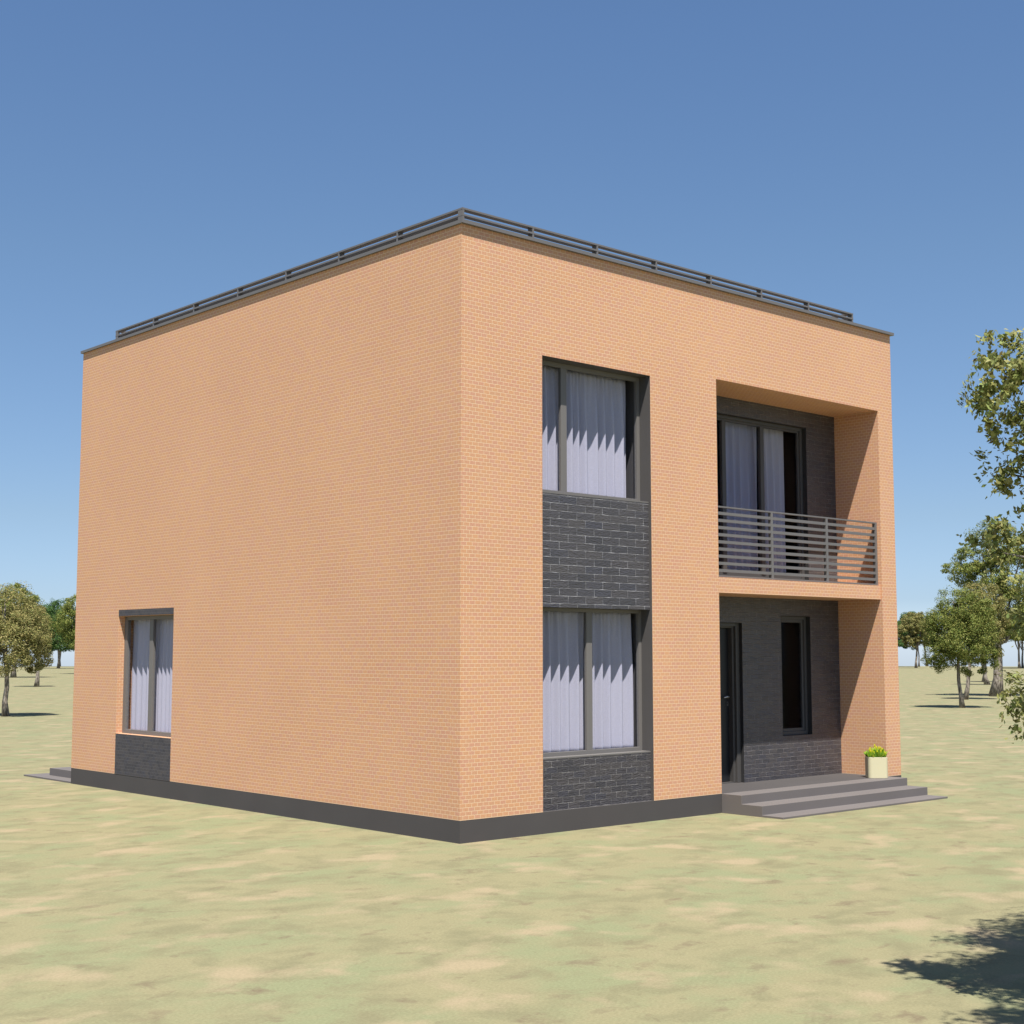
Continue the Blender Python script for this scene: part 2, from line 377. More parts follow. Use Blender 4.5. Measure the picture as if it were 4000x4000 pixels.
# dark infill panels of the tall bay
PY = 0.041
build('infill_panel', boxes([(WL, WR - 0.0, PY, T, HP, 0.762)]), M_BLOCK2, house)
build('infill_panel', boxes([(WL, WR - 0.0, PY, T, 2.418, 3.597)]), M_BLOCK, house)
build('lintel', boxes([(WL, WR, PY - 0.008, T, 2.370, 2.418)]), M_BLOCK, house)
build('reveal_lining', boxes([(WR - 0.003, WR + 0.001, 0.0015, T - 0.002, HP + .001, WT - 0.004), (WL - 0.001, WL + 0.003, 0.0015, T - 0.002, HP + .001, WT - 0.004),
                              (WL + 0.003, WR - 0.003, 0.0015, T - 0.002, WT - 0.004, WT + 0.001)]), M_LINING, house)
build('infill_panel', boxes([(-0.003, 0.06, U0 + 0.001, U1 - 0.001, HP + 0.001, UZ0 - 0.004)]), M_DARKS, house)
build('lintel', boxes([(-0.003, 0.02, U0 + 0.001, U1 - 0.001, UZ1 + 0.004, 2.470)]), M_DARKS, house)

def window(M, u0, u1, z0, z1, w, mull, fw=0.05, depth=0.055, top=0.048, bottom=0.035, sill=None, sill_mat=None, rebate=0.0, mw=0.09, fm=None):
    fm = fm or M_FRAME
    """frame with mullions (centres) and one pane in each bay"""
    bm = bmesh.new()
    lbox(bm, M, u0, u0 + fw, w, w + depth, z0, z1); lbox(bm, M, u1 - fw, u1, w, w + depth, z0, z1)
    lbox(bm, M, u0 + fw, u1 - fw, w, w + depth, z0, z0 + bottom); lbox(bm, M, u0 + fw, u1 - fw, w, w + depth, z1 - top, z1)
    if rebate:                                # inner step of the frame, set back
        r, wi = rebate, w + 0.022
        a0, a1, b0, b1 = u0 + fw, u1 - fw, z0 + bottom, z1 - top
        lbox(bm, M, a0, a0 + r, wi, w + depth, b0, b1); lbox(bm, M, a1 - r, a1, wi, w + depth, b0, b1)
        lbox(bm, M, a0 + r, a1 - r, wi, w + depth, b0, b0 + r); lbox(bm, M, a0 + r, a1 - r, wi, w + depth, b1 - r, b1)
    f = build('window', bm, fm, house, bevel=0.002)
    r = rebate
    us = [u0 + fw + r] + [x for c in mull for x in (c - mw / 2, c + mw / 2)] + [u1 - fw - r]
    for c in mull:
        b = bmesh.new(); lbox(b, M, c - mw / 2, c + mw / 2, w + 0.003, w + depth - 0.003, z0 + bottom + r, z1 - top - r)
        build('mullion', b, fm, f, bevel=0.002)
    for i in range(0, len(us), 2):
        b = bmesh.new(); lbox(b, M, us[i] + 0.001, us[i + 1] - 0.001, w + depth * 0.62, w + depth * 0.62 + 0.006, z0 + bottom + r, z1 - top - r)
        build('pane', b, M_GLASS, f)
    if sill:
        b = bmesh.new(); lbox(b, M, *sill); build('sill', b, sill_mat or M_FRAME, f)
    return f

FY = 0.168
window(FR, WL + 0.003, WR - 0.003, 3.612, WT - 0.004, FY, [1.626], fw=0.046, depth=0.045, top=0.048, bottom=0.038, sill=(WL + 0.003, WR - 0.003, PY - 0.001, T - 0.004, 3.597, 3.612))
window(FR, WL + 0.003, WR - 0.003, 0.776, 2.369, FY, [2.008], fw=0.046, depth=0.045, top=0.038, bottom=0.042, sill=(WL + 0.003, WR - 0.003, PY - 0.001, T - 0.004, 0.762, 0.776))
window(LW, U0 + 0.001, U1 - 0.001, UZ0 + 0.001, UZ1 - 0.001, 0.093, [6.60], fw=0.085, top=0.052, bottom=0.055, depth=0.05, mw=0.10)

# recess back walls of dark brick
DX0, DX1, DZ1 = 4.39, 5.364, 2.266
VX0, VX1, VZ0, VZ1 = 6.19, 6.832, 0.781, 2.372
BX0, BX1, BZ0, BZ1 = 4.22, 6.826, 2.84, 4.972
bm = bmesh.new(); wall_holes(bm, FR, LL, LR, HP, LS, RD, RD + 0.18, [(DX0, DX1, HP - 1, DZ1), (VX0, VX1, VZ0, VZ1)])
build('recess_wall', bm, [M_DARKB, M_INT], house)
bm = bmesh.new(); wall_holes(bm, FR, LL, LR, LS, LT, RD, RD + 0.18, [(BX0, BX1, BZ0, BZ1)])
build('recess_wall', bm, [M_DARKB, M_INT], house)
def lining(u0, u1, z0, z1, w0, w1, bottom=True):
    l = [(u0 - .001, u0 + 0.003, w0, w1, z0, z1), (u1 - 0.003, u1 + .001, w0, w1, z0, z1), (u0 + 0.003, u1 - 0.003, w0, w1, z1 - 0.003, z1 + .001)]
    if bottom: l.append((u0 + 0.003, u1 - 0.003, w0, w1, z0 - .001, z0 + 0.003))
    build('reveal_lining', boxes(l), M_LINING_SHADED, house)
lining(VX0, VX1, VZ0, VZ1, RD - 0.002, RD + 0.16)
lining(BX0, BX1, BZ0, BZ1, RD - 0.002, RD + 0.16)
lining(DX0, DX1, HP, DZ1, RD - 0.002, RD + 0.16, False)
window(FR, VX0 + 0.003, VX1 - 0.003, VZ0 + 0.003, VZ1 - 0.003, 0.785, [], fw=0.045, top=0.04, bottom=0.045, rebate=0.042, fm=M_FRAME_SHADED)
window(FR, BX0 + 0.003, BX1 - 0.003, BZ0 + 0.003, BZ1 - 0.003, 0.785, [5.136, 5.936, 4.60], fw=0.05, top=0.04, bottom=0.045, rebate=0.03, mw=0.075, fm=M_FRAME_SHADED)

# door
fr_b = boxes([(DX0 + .003, DX0 + 0.075, 0.765, 0.798, HP, DZ1 - 0.003), (DX1 - 0.075, DX1 - .003, 0.765, 0.798, HP, DZ1 - 0.003),
              (DX0 + 0.075, DX1 - 0.075, 0.765, 0.798, DZ1 - 0.045, DZ1 - 0.003),
              (DX0 + .003, DX0 + 0.112, 0.798, 0.90, HP, DZ1 - 0.003), (DX1 - 0.112, DX1 - .003, 0.798, 0.90, HP, DZ1 - 0.003),
              (DX0 + 0.112, DX1 - 0.112, 0.798, 0.90, DZ1 - 0.065, DZ1 - 0.003)])
door_frame = build('door_frame', fr_b, M_DFRAME, house, bevel=0.004)
bm = boxes([(DX0 + 0.114, DX1 - 0.114, 0.862, 0.90, HP + 0.012, DZ1 - 0.067)])
door = build('door', bm, M_DOOR, house, bevel=0.003)
build('threshold', boxes([(DX0 + 0.113, DX1 - 0.113, 0.80, 0.90, HP, HP + 0.010)]), M_DFRAME, house)

def tube(bm, pts, rad, seg=10, cap=True):
    rings = []
    for i, p in enumerate(pts):
        p = Vector(p); a = Vector(pts[max(i - 1, 0)]); b = Vector(pts[min(i + 1, len(pts) - 1)])
        d = (b - a).normalized(); up = Vector((0, 0, 1)) if abs(d.z) < 0.9 else Vector((1, 0, 0))
        s = d.cross(up).normalized(); t = s.cross(d).normalized()
        r = rad[i] if isinstance(rad, (list, tuple)) else rad
        rings.append([bm.verts.new(p + (s * math.cos(q) + t * math.sin(q)) * r) for q in [2 * math.pi * k / seg for k in range(seg)]])
    for a, b in zip(rings, rings[1:]):
        for k in range(seg): bm.faces.new([a[k], a[(k + 1) % seg], b[(k + 1) % seg], b[k]])
    if cap: bm.faces.new(rings[0]); bm.faces.new(list(reversed(rings[-1])))

hx, hz = 5.215, 1.315
bm = bmesh.new(); tube(bm, [(hx, 0.862, hz), (hx, 0.822, hz), (hx - 0.012, 0.812, hz), (hx - 0.06, 0.811, hz + .002), (hx - 0.115, 0.815, hz - 0.006)], [0.009, 0.009, 0.010, 0.009, 0.007])
build('handle', bm, M_STEEL, door, metric=False, smooth=True)
bm = bmesh.new(); bmesh.ops.create_cone(bm, cap_ends=True, segments=20, radius1=0.024, radius2=0.022, depth=0.012, matrix=Matrix.Translation((hx, 0.858, hz)) @ Matrix.Rotation(math.pi / 2, 4, 'X'))
build('rose', bm, M_DFRAME, door, metric=False)
bm = boxes([(hx - 0.017, hx + 0.017, 0.854, 0.863, hz - 0.115, hz - 0.06)]); bmesh.ops.create_cone(bm, cap_ends=True, segments=16, radius1=0.008, radius2=0.008, depth=0.02, matrix=Matrix.Translation((hx, 0.852, hz - 0.083)) @ Matrix.Rotation(math.pi / 2, 4, 'X'))
build('lock', bm, M_DFRAME, door, metric=False, bevel=0.002)

# balcony railing
by0, by1 = 0.060, 0.105
bal = build('balcony_railing', boxes([(LL + .001, LR - .001, by0, by1, 3.638, 3.656), (LL + .001, LR - .001, by0, by1, LF + 0.006, LF + 0.024)]), M_METAL, house)
for k in range(9):
    z1 = 3.585 - 0.0868 * k
    build('rail', boxes([(LL + .002, LR - .002, by0 + 0.003, by0 + 0.026, z1 - 0.036, z1)]), M_METAL, bal)
for x in (LL + 0.003, 5.150, 6.315, LR - 0.048):
    build('post', boxes([(x, x + 0.042, by0 - 0.001, by1 - 0.002, LF, 3.6375)]), M_METAL, bal)

# steps in front of the recess and behind the house
def steps(prof, x0, x1, name='front_steps'):
    bm = bmesh.new()
    a = [bm.verts.new((x0, y, z)) for y, z in prof]; b = [bm.verts.new((x1, y, z)) for y, z in prof]
    bm.faces.new(a); bm.faces.new(list(reversed(b)))
    for i in range(len(prof)):
        j = (i + 1) % len(prof); bm.faces.new([a[i], b[i], b[j], a[j]])
    return build(name, bm, M_STEP, house, bevel=0.002)
M_STEP = m_plain('step_grey', (0.138, 0.124, 0.120), 0.8, 0.25, 0.05, 1.2, bump=0.1)
s1, s2, s3, h2, h3 = 0.295, 0.595, 0.8886, 0.1244, 0.0226
steps([(-0.001, 0), (-s3, 0), (-s3, h3), (-s2, h3), (-s2, h2), (-s1, h2), (-s1, HP), (-0.001, HP)], LL - 0.004, 7.518)
build('back_steps', boxes([(0.016, 7.8, D + 0.001, 10.379, 0.001, h3), (0.265, 7.6, D + 0.001, 10.018, h3, 0.130), (0.53, 7.3, D + 0.001, 9.68, 0.130, HP)]), M_STEP, house)

# ---------------------------------------------------------------- curtains (each a hanging sheet with folds)
def curtain(M, u0, u1, z0, z1, w, seed, period=0.15, amp=0.042, label='', pinch=0.5, group='lilac curtains in the windows'):
    rnd = random.Random(seed)
    n = int((u1 - u0) / 0.006); rows = 26
    ph = [0.0]; 
    per = period * rnd.uniform(0.8, 1.2)
    for i in range(n):
        if rnd.random() < 0.03: per = period * rnd.uniform(0.7, 1.35)
        ph.append(ph[-1] + 2 * math.pi * 0.006 / per)
    p0 = rnd.uniform(0, 6)
    drift = [rnd.uniform(-1, 1) for _ in range(4)]
    vs, fs = [], []
    for j in range(rows + 1):
        f = j / rows                                   # 0 bottom, 1 top
        for i in range(n + 1):
            u = i / n
            a = amp * (1 - pinch * max(0, f - 0.55) / 0.45)
            q = ph[i] + p0 + 0.35 * math.sin(3 * f + drift[0]) * math.sin(4 * u + drift[1])
            d = a * (math.sin(q) + 0.22 * math.sin(2 * q + 0.8) + 0.10 * math.sin(0.43 * q + drift[2]))
            if f > 0.8: d += 0.006 * math.sin(3.1 * ph[i]) * (f - 0.8) / 0.2
            uu = u0 + (u1 - u0) * u + 0.010 * math.cos(q) * (1 - f) * 0.6
            for k in (0,):
                vs.append(M(uu, w + d, z0 + (z1 - z0) * f))
    for j in range(rows):
        for i in range(n):
            a = j * (n + 1) + i; fs.append((a, a + 1, a + n + 2, a + n + 1))
    me = bpy.data.meshes.new('curtain'); me.from_pydata(vs, [], fs); me.update(); me.materials.append(M_CURTAIN)
    for p in me.polygons: p.use_smooth = True
    o = bpy.data.objects.new('curtain', me); COL.objects.link(o)
    s = o.modifiers.new('thickness', 'SOLIDIFY'); s.thickness = 0.0015; s.offset = 0
    setp(o, label, 'curtain', group)
    return o
CY = 0.305
curtain(FR, 1.15, 1.685, 3.618, 5.066, CY, 11, label='narrow lilac curtain left of the mullion in the upper window above the dark block panel')
curtain(FR, 1.715, 2.782, 3.618, 5.066, CY, 12, label='wide lilac curtain right of the mullion in the upper window above the dark block panel')
curtain(FR, 1.15, 2.052, 0.782, 2.362, CY, 13, label='lilac curtain left of the mullion in the ground floor window below the dark block panel')
curtain(FR, 2.115, 2.805, 0.782, 2.362, CY, 14, label='lilac curtain right of the mullion in the ground floor window below the dark block panel')
curtain(FR, 4.45, 5.05, 2.68, 5.15, 0.97, 15, label='sliver of lilac curtain left of the first mullion behind the balcony, beside the brick pier', pinch=.7)
curtain(FR, 5.30, 6.06, 2.68, 5.15, 0.97, 16, label='lilac curtain in the middle pane of the window behind the balcony', pinch=.7)
curtain(FR, 6.16, 6.64, 2.68, 5.15, 0.97, 17, label='lilac curtain in the right hand pane of the window behind the balcony railing', pinch=.7)
curtain(LW, 6.76, 7.345, 0.775, 2.375, 0.222, 18, label='lilac curtain left of the mullion in the small window of the blank side wall', amp=0.020, period=0.11)
curtain(LW, 5.84, 6.70, 0.775, 2.375, 0.222, 19, label='lilac curtain right of the mullion in the small window of the blank side wall', amp=0.020, period=0.11)

# ---------------------------------------------------------------- potted plant on the landing
PL = empty('potted_plant', (7.236, -0.009, HP)); PL.rotation_euler = (0, 0, YAW)
setp(PL, 'cream pot of bright green leaves and yellow blooms on the front landing', 'potted plant')
bm = bmesh.new()
def rsq(h, hy, r, z, n=7):
    pts = []
    for cx, cy, a0 in ((h - r, hy - r, 0), (-h + r, hy - r, 90), (-h + r, -hy + r, 180), (h - r, -hy + r, 270)):
        for k in range(n + 1):
            a = R(a0 + 90 * k / n); pts.append((cx + r * math.cos(a), cy + r * math.sin(a), z))
    return pts
rings = [rsq(.127, .108, .048, 0), rsq(.132, .113, .05, 0.004), rsq(.133, .114, .05, 0.27), rsq(.132, .113, .05, 0.276), rsq(.124, .105, .045, 0.276), rsq(.121, .102, .043, 0.235)]
vr = [[bm.verts.new(p) for p in r] for r in rings]
for a, b in zip(vr, vr[1:]):
    for k in range(len(a)): bm.faces.new([a[k], a[(k + 1) % len(a)], b[(k + 1) % len(a)], b[k]])
bm.faces.new(list(reversed(vr[0]))); bm.faces.new(vr[-1])
pot = build('pot', bm, M_POT, PL, metric=False)
bm = bmesh.new(); v0 = [bm.verts.new(p) for p in rsq(.12, .101, .043, 0.238)]; v1 = [bm.verts.new(p) for p in rsq(.1, .085, .04, 0.256)]
for k in range(len(v0)): bm.faces.new([v0[k], v0[(k + 1) % len(v0)], v1[(k + 1) % len(v0)], v1[k]])
bm.faces.new(v1)
build('soil', bm, M_SOIL, PL, metric=False)

def blade(bm, base, direc, length, width, droop, seg=5, cup=0.25):
    d = Vector(direc).normalized(); side = d.cross(Vector((0, 0, 1)));
    if side.length < 1e-3: side = Vector((1, 0, 0))
    side.normalize(); p = Vector(base); prev = None; dd = d.copy()
    for i in range(seg + 1):
        t = i / seg; w = width * (math.sin(math.pi * min(1, 0.12 + t * 0.88)) ** 0.8) * 0.5 + 0.0006
        up = side.cross(dd).normalized()
        row = [bm.verts.new(p - side * w + up * w * cup), bm.verts.new(p), bm.verts.new(p + side * w + up * w * cup)]
        if prev:
            bm.faces.new([prev[0], prev[1], row[1], row[0]]); bm.faces.new([prev[1], prev[2], row[2], row[1]])
        prev = row
        p = p + dd * (length / seg); dd = (dd + Vector((0, 0, -droop / seg))).normalized()
rnd = random.Random(5)
bm = bmesh.new()
for _ in range(300):
    bx, by_ = rnd.uniform(-.095, .095), rnd.uniform(-.08, .08); r = math.hypot(bx / .1, by_ / .085)
    a = math.atan2(by_, bx) + rnd.uniform(-0.7, 0.7); tilt = 0.10 + 0.55 * r * rnd.uniform(0.5, 1.2)
    blade(bm, (bx, by_, 0.245), (math.cos(a) * tilt, math.sin(a) * tilt, 1), rnd.uniform(0.10, 0.17) * (1.05 - 0.35 * min(1, r) ** 2), rnd.uniform(0.018, 0.036), rnd.uniform(0.0, 0.45))
for _ in range(14):
    a = rnd.uniform(0, 6.28); blade(bm, (.09 * math.cos(a), .075 * math.sin(a), 0.27), (math.cos(a), math.sin(a), 1.3), rnd.uniform(0.10, 0.15), 0.012, 0.5)
build('foliage', bm, M_LEAF_POT, PL, metric=False, smooth=True)
bloom_spots = [(-.085, -.05, .33), (-.06, -.075, .325), (-.02, -.02, .405), (.012, .02, .375), (.035, -.02, .375), (.08, -.03, .355), (.095, -.05, .32), (.11, -.06, .30),
               (-.04, -.07, .31), (.0, -.07, .325), (.05, -.065, .33), (.07, .03, .365), (-.07, .03, .36), (-.09, -.03, .35)]
for (x, y, z) in bloom_spots:
    z += 0.040
    bm = bmesh.new(); ln = 0.050
    for k in range(16):
        t = k / 15; a = k * 2.4
        blade(bm, (x + .006 * math.cos(a), y + .006 * math.sin(a), z - ln + ln * 0.75 * t), (math.cos(a) * (0.75 - .55 * t), math.sin(a) * (0.75 - .55 * t), 1), 0.022 - .007 * t, 0.010, -0.4, seg=3, cup=0.4)
    tube(bm, [(x * 0.8, y * 0.8, 0.25), (x, y, z - ln * 0.8)], 0.002, 5)
    build('bloom', bm, M_BLOOM, PL, metric=False)

# ---------------------------------------------------------------- trees
def leaves_mesh(name, centers, normals, size, seed, material, aspect=0.62):
    rs = np.random.RandomState(seed); n = len(centers)
    nr = normals + rs.normal(0, 0.55, (n, 3)); nr /= np.linalg.norm(nr, axis=1)[:, None] + 1e-9
    t = rs.normal(0, 1, (n, 3)); t -= (t * nr).sum(1)[:, None] * nr; t /= np.linalg.norm(t, axis=1)[:, None] + 1e-9
    b = np.cross(nr, t); s = size * rs.uniform(0.6, 1.35, (n, 1))
    v = np.empty((n, 4, 3)); bend = nr * s * 0.18
    v[:, 0] = centers - t * s - bend; v[:, 1] = centers + b * s * aspect * 0.62 - t * s * 0.1; v[:, 2] = centers + t * s - bend; v[:, 3] = centers - b * s * aspect * 0.62 - t * s * 0.1
    me = bpy.data.meshes.new(name)
    me.vertices.add(n * 4); me.vertices.foreach_set('co', v.reshape(-1).astype(np.float32))
    me.loops.add(n * 4); me.loops.foreach_set('vertex_index', np.arange(n * 4, dtype=np.int32))
    me.polygons.add(n); me.polygons.foreach_set('loop_start', np.arange(0, n * 4, 4, dtype=np.int32))
    try: me.polygons.foreach_set('loop_total', np.full(n, 4, dtype=np.int32))
    except Exception: pass
    me.update(calc_edges=True); me.validate(); me.materials.append(material)
    return me

def crown_points(lobes, n, seed, clumps_per=18, clump=0.30, holes=0.0):
    """lobes: (x,y,z,rx,ry,rz); leaves sit in clumps near the lobe surfaces"""
    rs = np.random.RandomState(seed); C, Nn = [], []
    vol = np.array([l[3] * l[5] for l in lobes]); vol = vol / vol.sum()
    for (x, y, z, rx, ry, rz), f in zip(lobes, vol):
        m = max(3, int(clumps_per * f * len(lobes))); per = max(4, int(n * f / m))
        for _ in range(m):
            d = rs.normal(0, 1, 3); d /= np.linalg.norm(d); rr = rs.uniform(0.45, 1.0) ** 0.6
            c = np.array([x, y, z]) + d * rr * np.array([rx, ry, rz])
            cs = clump * np.array([rx, ry, rz]) * rs.uniform(0.55, 1.25)
            k = int(per * rs.uniform(0.5, 1.5)); q = rs.normal(0, 1, (k, 3)); q /= np.linalg.norm(q, axis=1)[:, None]
            q *= rs.uniform(0.15, 1.0, (k, 1)) ** 0.5
            C.append(c + q * cs * [1, 1, 0.8]); Nn.append(q + d * 0.4 + [0, 0, 0.35])
    return np.concatenate(C), np.concatenate(Nn)

RIGHT = Vector((math.cos(YAW), math.sin(YAW), 0)); FWD = Vector((-math.sin(YAW), math.cos(YAW), 0))
def trunk_mesh(h, r, lean, seed, branches, lobes):
    """lean: offset of the top in (right, forward); branches go towards lobes"""
    rnd = random.Random(seed); bm = bmesh.new(); pts, rad = [], []
    for i in range(9):
        t = i / 8; off = RIGHT * (lean[0] * t ** 0.9) + FWD * (lean[1] * t) + RIGHT * rnd.uniform(-.012, .012) * h * (i > 0)
        pts.append(Vector((0, 0, h * t - 0.03 * (i == 0))) + off); rad.append(r * (1 + 0.45 * max(0, 1 - t * 9)) * (1 - 0.78 * t))
    tube(bm, pts, rad, 12)
    for k in range(branches):
        i = rnd.randint(3, 6); p = pts[i]; tgt = Vector(rnd.choice(lobes)[:3]) + Vector((rnd.uniform(-.4, .4), rnd.uniform(-.4, .4), rnd.uniform(-.1, .5))) * (h * 0.2)
        m1 = p.lerp(tgt, 0.35) + Vector((0, 0, -0.03 * h)); m2 = p.lerp(tgt, 0.7) + Vector((0, 0, 0.02 * h))
        tube(bm, [p, m1, m2, tgt], [rad[i] * 0.5, rad[i] * 0.38, rad[i] * 0.24, rad[i] * 0.08], 7)
    return bm

def tree(base, height, trunk_h, r, lobes, n, leaf, material, seed, label, lean=(0, 0), group='trees scattered over the dry lawn', branches=9, clumps_per=18, clump=0.30, cat='tree'):
    """lobes given as (right, forward, z, radius, radius_z) in metres round the trunk base"""
    t = empty('tree', (base[0], base[1], 0)); setp(t, label, cat, group)
    lb = []
    for (a, b, z, rr, rz) in lobes:
        p = RIGHT * a + FWD * b; lb.append((p.x, p.y, z, rr, rr, rz))
    build('trunk', trunk_mesh(trunk_h, r, lean, seed, branches, lb), M_BARK, t, metric=False, smooth=True)
    c, nn = crown_points(lb, int(n * 4.5), seed, int(clumps_per * 2.3), clump * 1.25)
    me = leaves_mesh('crown', c, nn, leaf * 0.62, seed + 1, material)
    o = bpy.data.objects.new('crown', me); COL.objects.link(o); o.parent = t
    return t

# left side
tree((8.02 * 1 + 0.0, 30.24), 4.0, 3.4, 0.085, [(-.05, 0, 3.0, .95, .85), (-.8, .2, 2.5, .8, .8), (.62, -.1, 2.35, .66, .80), (.15, -.3, 2.0, .85, .75), (.35, .4, 2.7, .7, .7), (.80, .2, 1.65, .42, .45), (-.6, .2, 1.7, .7, .5)],
     9000, 0.055, M_LEAF_KHAKI, 101, 'khaki leaved tree nearest the house on the left edge with a tall bare trunk', lean=(-.12, 0))
tree((23.41, 63.1), 4.7, 3.6, 0.11, [(-.25, 0, 3.5, .85, .85), (.05, 0, 2.7, .55, .9), (-.7, 0, 2.9, .9, .9), (.2, 0, 1.95, .5, .5)],
     6000, 0.075, M_LEAF_KHAKI, 102, 'short stout trunk and olive crown showing between the left edge tree and the dark trees', lean=(.22, 0))
tree((33.5, 90.0), 6, 5.0, 0.17, [(0, 0, 5.0, 1.9, 1.5), (-.9, 0, 4.0, 1.5, 1.2), (.9, 0, 3.9, 1.5, 1.4), (.2, 0, 5.8, 1.3, .9)],
     4500, 0.12, M_LEAF_OLIVE, 103, 'tree whose thick trunk foot stands far behind the left edge tree', lean=(.2, 0))
tree((59.6, 139.7), 7, 6.0, 0.14, [(0, 0, 6.5, 1.2, 1.3), (-1.4, 0, 5.4, 1.6, 1.6), (-.6, 0, 4.9, 1.6, 1.6), (1.1, 0, 4.9, 1.7, 1.7), (.2, 0, 3.2, 1.8, 1.3), (-1.0, 0, 2.6, 1.2, .9), (1.2, 0, 2.7, 1.2, .9), (-1.2, 0, 3.6, 1.0, 1.2), (1.5, 0, 3.3, 1.0, 1.0)],
     6000, 0.14, M_LEAF_DARK, 104, 'dark green tree standing far off just left of the house', lean=(-.1, 0))
tree((69.0, 160.0), 8, 6.5, 0.15, [(-1.0, 0, 6.4, 1.6, 1.6), (0, 0, 4.9, 2.0, 1.6), (-2.6, 0, 5.2, 1.9, 1.9), (.9, 0, 4.3, 1.4, 1.3), (-1.6, 0, 3.2, 1.8, 1.2), (.6, 0, 3.0, 1.6, 1.0)],
     5000, 0.17, M_LEAF_DARK, 105, 'dark green tree farthest away on the left, behind the other dark one', lean=(.1, 0))
tree((44.6, 102.6), 6.6, 5.6, 0.22, [(-.3, 0, 5.5, 1.3, 1.1), (-.9, 0, 4.3, 1.45, 1.3), (.8, 0, 4.3, 1.3, 1.4), (0, 0, 3.0, 1.5, 1.0)],
     5500, 0.11, M_LEAF_OLIVE, 106, 'olive green crown half hidden by the left corner of the house')
# right side
tree((34.51, 14.725), 4.1, 3.6, 0.072, [(-.10, 0, 3.35, .72, .72), (-.62, .1, 2.6, .66, .8), (.55, 0, 2.75, .72, .8), (.05, -.4, 2.3, .85, .8), (-.75, 0, 1.8, .5, .6), (.82, -.1, 1.75, .48, .62), (0, .5, 2.4, .85, .8), (.35, -.2, 1.5, .5, .42), (-.35, 0, 1.75, .6, .55), (-.55, 0, 3.05, .6, .6), (.5, 0, 3.3, .6, .6)],
     14000, 0.052, M_LEAF_OLIVE, 201, 'rounded olive green tree with pale thin trunk, nearest one right of the house', lean=(-.20, 0), branches=12)
tree((41.98, 18.98), 4.8, 3.8, 0.085, [(.80, 0, 3.95, .80, .72), (1.05, 0, 3.0, .68, .85), (.35, 0, 3.3, .75, .8), (1.15, 0, 2.2, .45, .7)],
     6500, 0.062, M_LEAF_KHAKI, 202, 'khaki tinted tree leaning right directly behind the rounded olive tree', lean=(.6, 0))
tree((46.71, 20.31), 7.2, 6.0, 0.22, [(.1, 0, 6.5, 1.1, .9), (-.6, 0, 5.9, .9, .7), (-1.25, 0, 5.3, .9, .6), (-.35, 0, 4.95, .9, .75), (.9, 0, 5.2, 1.2, 1.1), (.3, 0, 3.9, 1.1, .9), (1.3, 0, 3.6, 1.1, .9), (.9, 0, 2.9, 1.0, .6), (1.6, 0, 5.9, 1.0, .9)],
     10000, 0.075, M_LEAF_OLIVE, 203, 'tall tree with a thick dark leaning trunk on the right', lean=(.45, 0), branches=14, clumps_per=14)
tree((65.5, 31.33), 4, 3.3, 0.13, [(-.45, 0, 3.1, .9, .8), (-.2, 0, 2.4, .8, .6)], 2500, 0.10, M_LEAF_OLIVE, 204,
     'left leaning short trunk seen low between the rounded tree and the thick dark trunk', lean=(-.5, 0))
tree((72.2, 35.3), 4.2, 3.3, 0.14, [(.3, 0, 3.1, 1.0, .8), (.5, 0, 2.3, .8, .6)], 2500, 0.10, M_LEAF_KHAKI, 205,
     'short upright grey trunk seen low beside the thick dark trunk', lean=(.1, 0))
tree((132.9, 78.2), 6.2, 5.2, 0.13, [(-.3, 0, 5.1, 1.35, 1.2), (.75, 0, 5.1, 1.1, 1.2), (-1.0, 0, 3.9, 1.3, 1.1), (.8, 0, 3.9, 1.0, 1.0), (-.4, 0, 3.1, 1.1, .8)],
     6000, 0.14, M_LEAF_KHAKI, 206, 'grey khaki tree with a slim dark trunk in the far group beside the house', lean=(.25, 0), clumps_per=26, clump=.22)
tree((146.0, 86.0), 6, 5.2, 0.09, [(-1.0, 0, 4.9, 1.7, 1.6), (-1.6, 0, 3.4, 1.7, 1.3)], 5000, 0.17, M_LEAF_DARK, 207,
     'bright green crown touching the right edge of the house, on a thin trunk')
tree((152.5, 88.9), 6, 5.0, 0.14, [(-.3, 0, 4.6, 1.5, 1.5), (.3, 0, 3.4, 1.4, .9)], 4000, 0.17, M_LEAF_KHAKI, 208,
     'tree on a right leaning trunk in the middle of the far group beside the house', lean=(-.5, 0))
for i, (px, d_, s_) in enumerate(((3971, 168, .14), (3984, 174, .12), (3997, 171, .11))):
    ang = (px - 2000) / 5560.0; p = CAM + (FWD + RIGHT * ang).normalized() * d_
    tree((p.x, p.y), 6, 5, s_, [(0, 0, 5.4, 1.8, 1.4), (.6, 0, 4.0, 1.5, 1.0), (-.8, 0, 4.2, 1.4, 1.0)], 3500, 0.17, M_LEAF_OLIVE, 220 + i,
         ['leftmost of the three far trees at the right edge of the picture', 'middle one of the three far trees at the right edge of the picture', 'rightmost of the three far trees at the right edge of the picture'][i])

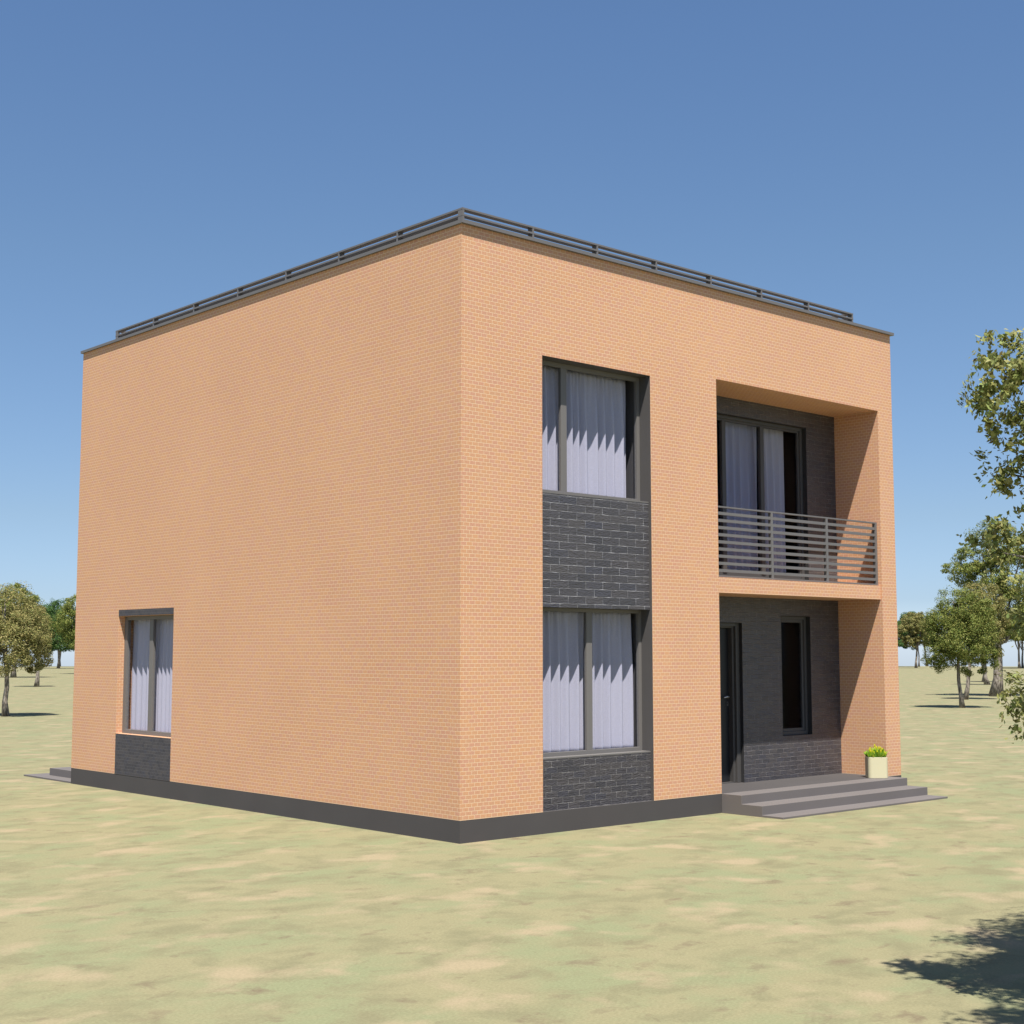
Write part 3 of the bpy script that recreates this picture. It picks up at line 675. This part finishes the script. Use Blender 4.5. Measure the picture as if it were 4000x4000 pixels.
# near tree at the right edge: mostly out of frame, its shadow falls in the lower right corner
def px_point(u, v, d):
    f = 5560.0; F = FWD * math.cos(PITCH) + Vector((0, 0, math.sin(PITCH))); U = RIGHT.cross(F)
    r = F * f + RIGHT * (u - 2000) + U * (2000 - v)
    return CAM + r * (d / f)
NB = Vector((-1.60, -8.50, 0))
near = empty('tree', NB); setp(near, 'large near tree with loose ragged foliage hanging in at the right edge of the picture', 'tree')
bl = [(-.80, -.08, 3.85, .75, .75, .6), (-.45, .1, 4.1, .85, .85, .7), (.25, .25, 4.4, .9, .9, .8), (1.05, .35, 4.2, .85, .85, .8), (-.55, -.85, 4.2, 1.0, 1.0, .8), (.8, -.7, 4.2, 1.0, 1.0, .8), (.6, -.3, 4.8, .9, .9, .6), (-1.7, -.5, 3.9, .65, .65, .5), (-1.4, -1.2, 3.8, .8, .8, .5), (-.1, .6, 3.0, .6, .6, .7)]
c, nn = crown_points(bl, 88000, 301, 80, 0.30); nbl = len(c)
keep = []
Fv = FWD * math.cos(PITCH) + Vector((0, 0, math.sin(PITCH))); Uv = RIGHT.cross(Fv)
spots = []                                              # outer sprays, picture column/row and size
for (u, v, d, s) in ((3905, 1265, 7.4, .07), (3945, 1310, 7.4, .10), (3985, 1370, 7.3, .12), (3850, 1410, 7.5, .09), (3895, 1440, 7.4, .11), (3960, 1450, 7.3, .14),
                     (3990, 1530, 7.3, .17), (3830, 1500, 7.5, .08), (3880, 1540, 7.4, .13), (3810, 1540, 7.5, .08), (3820, 1590, 7.5, .05), (3930, 1600, 7.3, .14), (3990, 1650, 7.3, .12),
                     (3880, 1640, 7.5, .06), (3850, 1700, 7.5, .05), (3900, 1710, 7.4, .08), (3955, 1730, 7.4, .13), (3990, 1790, 7.3, .13), (3840, 1830, 7.5, .06), (3900, 1850, 7.4, .09), (3950, 1870, 7.4, .09),
                     (3780, 1590, 7.5, .03), (3875, 1900, 7.4, .03), (3800, 2110, 7.6, .03), (3850, 2110, 7.5, .04), (3870, 2045, 7.4, .02), (3905, 2100, 7.4, .06), (3960, 2140, 7.4, .12), (3990, 2230, 7.3, .14),
                     (3940, 2200, 7.4, .09), (3890, 2170, 7.4, .05), (3985, 2040, 7.5, .08), (3970, 2320, 7.4, .11), (3995, 2400, 7.4, .10), (3950, 2660, 7.4, .05), (3985, 2690, 7.4, .10), (3960, 2740, 7.4, .06), (3990, 2860, 7.4, .05)):
    p = px_point(u + (38 if v < 2000 else 16), v, d) - NB
    rs = np.random.RandomState(int(u + v)); k = max(2, int(42 * s))
    for _ in range(k):                                   # a spray is a handful of ragged twig ends
        cc = np.array(p) + rs.normal(0, 1, 3) * s * 0.62; m = int(rs.uniform(20, 80)); ax = rs.normal(0, 1, 3); ax /= np.linalg.norm(ax)
        q = rs.normal(0, 1, (m, 3)) * 0.016 + ax[None, :] * rs.normal(0, 0.038, (m, 1))
        spots.append((cc + q, rs.normal(0, .5, (m, 3)) + rs.normal(0, 1, 3)))
c = np.concatenate([c] + [s_[0] for s_ in spots]); nn = np.concatenate([nn] + [s_[1] for s_ in spots])
lsz = np.full((len(c), 1), 0.0165); lsz[:nbl] = 0.032
me = leaves_mesh('crown', c, nn, lsz, 302, M_LEAF_NEAR, aspect=0.8); o = bpy.data.objects.new('crown', me); COL.objects.link(o); o.parent = near
bm = trunk_mesh(4.6, 0.13, (0.1, 0.1), 303, 16, bl)
for (u, v, d) in ((3900, 1440, 7.5), (3950, 1650, 7.4), (3930, 1850, 7.4), (3920, 2160, 7.4), (3985, 2700, 7.4)):
    a = px_point(u, v, d) - NB; s0 = Vector((0.02, 0.02, max(1.2, a.z - 0.5))); tube(bm, [s0, s0.lerp(a, .5) + Vector((0, 0, .08)), a], [.03, .018, .004], 7)
build('trunk', bm, M_BARK, near, metric=False, smooth=True)
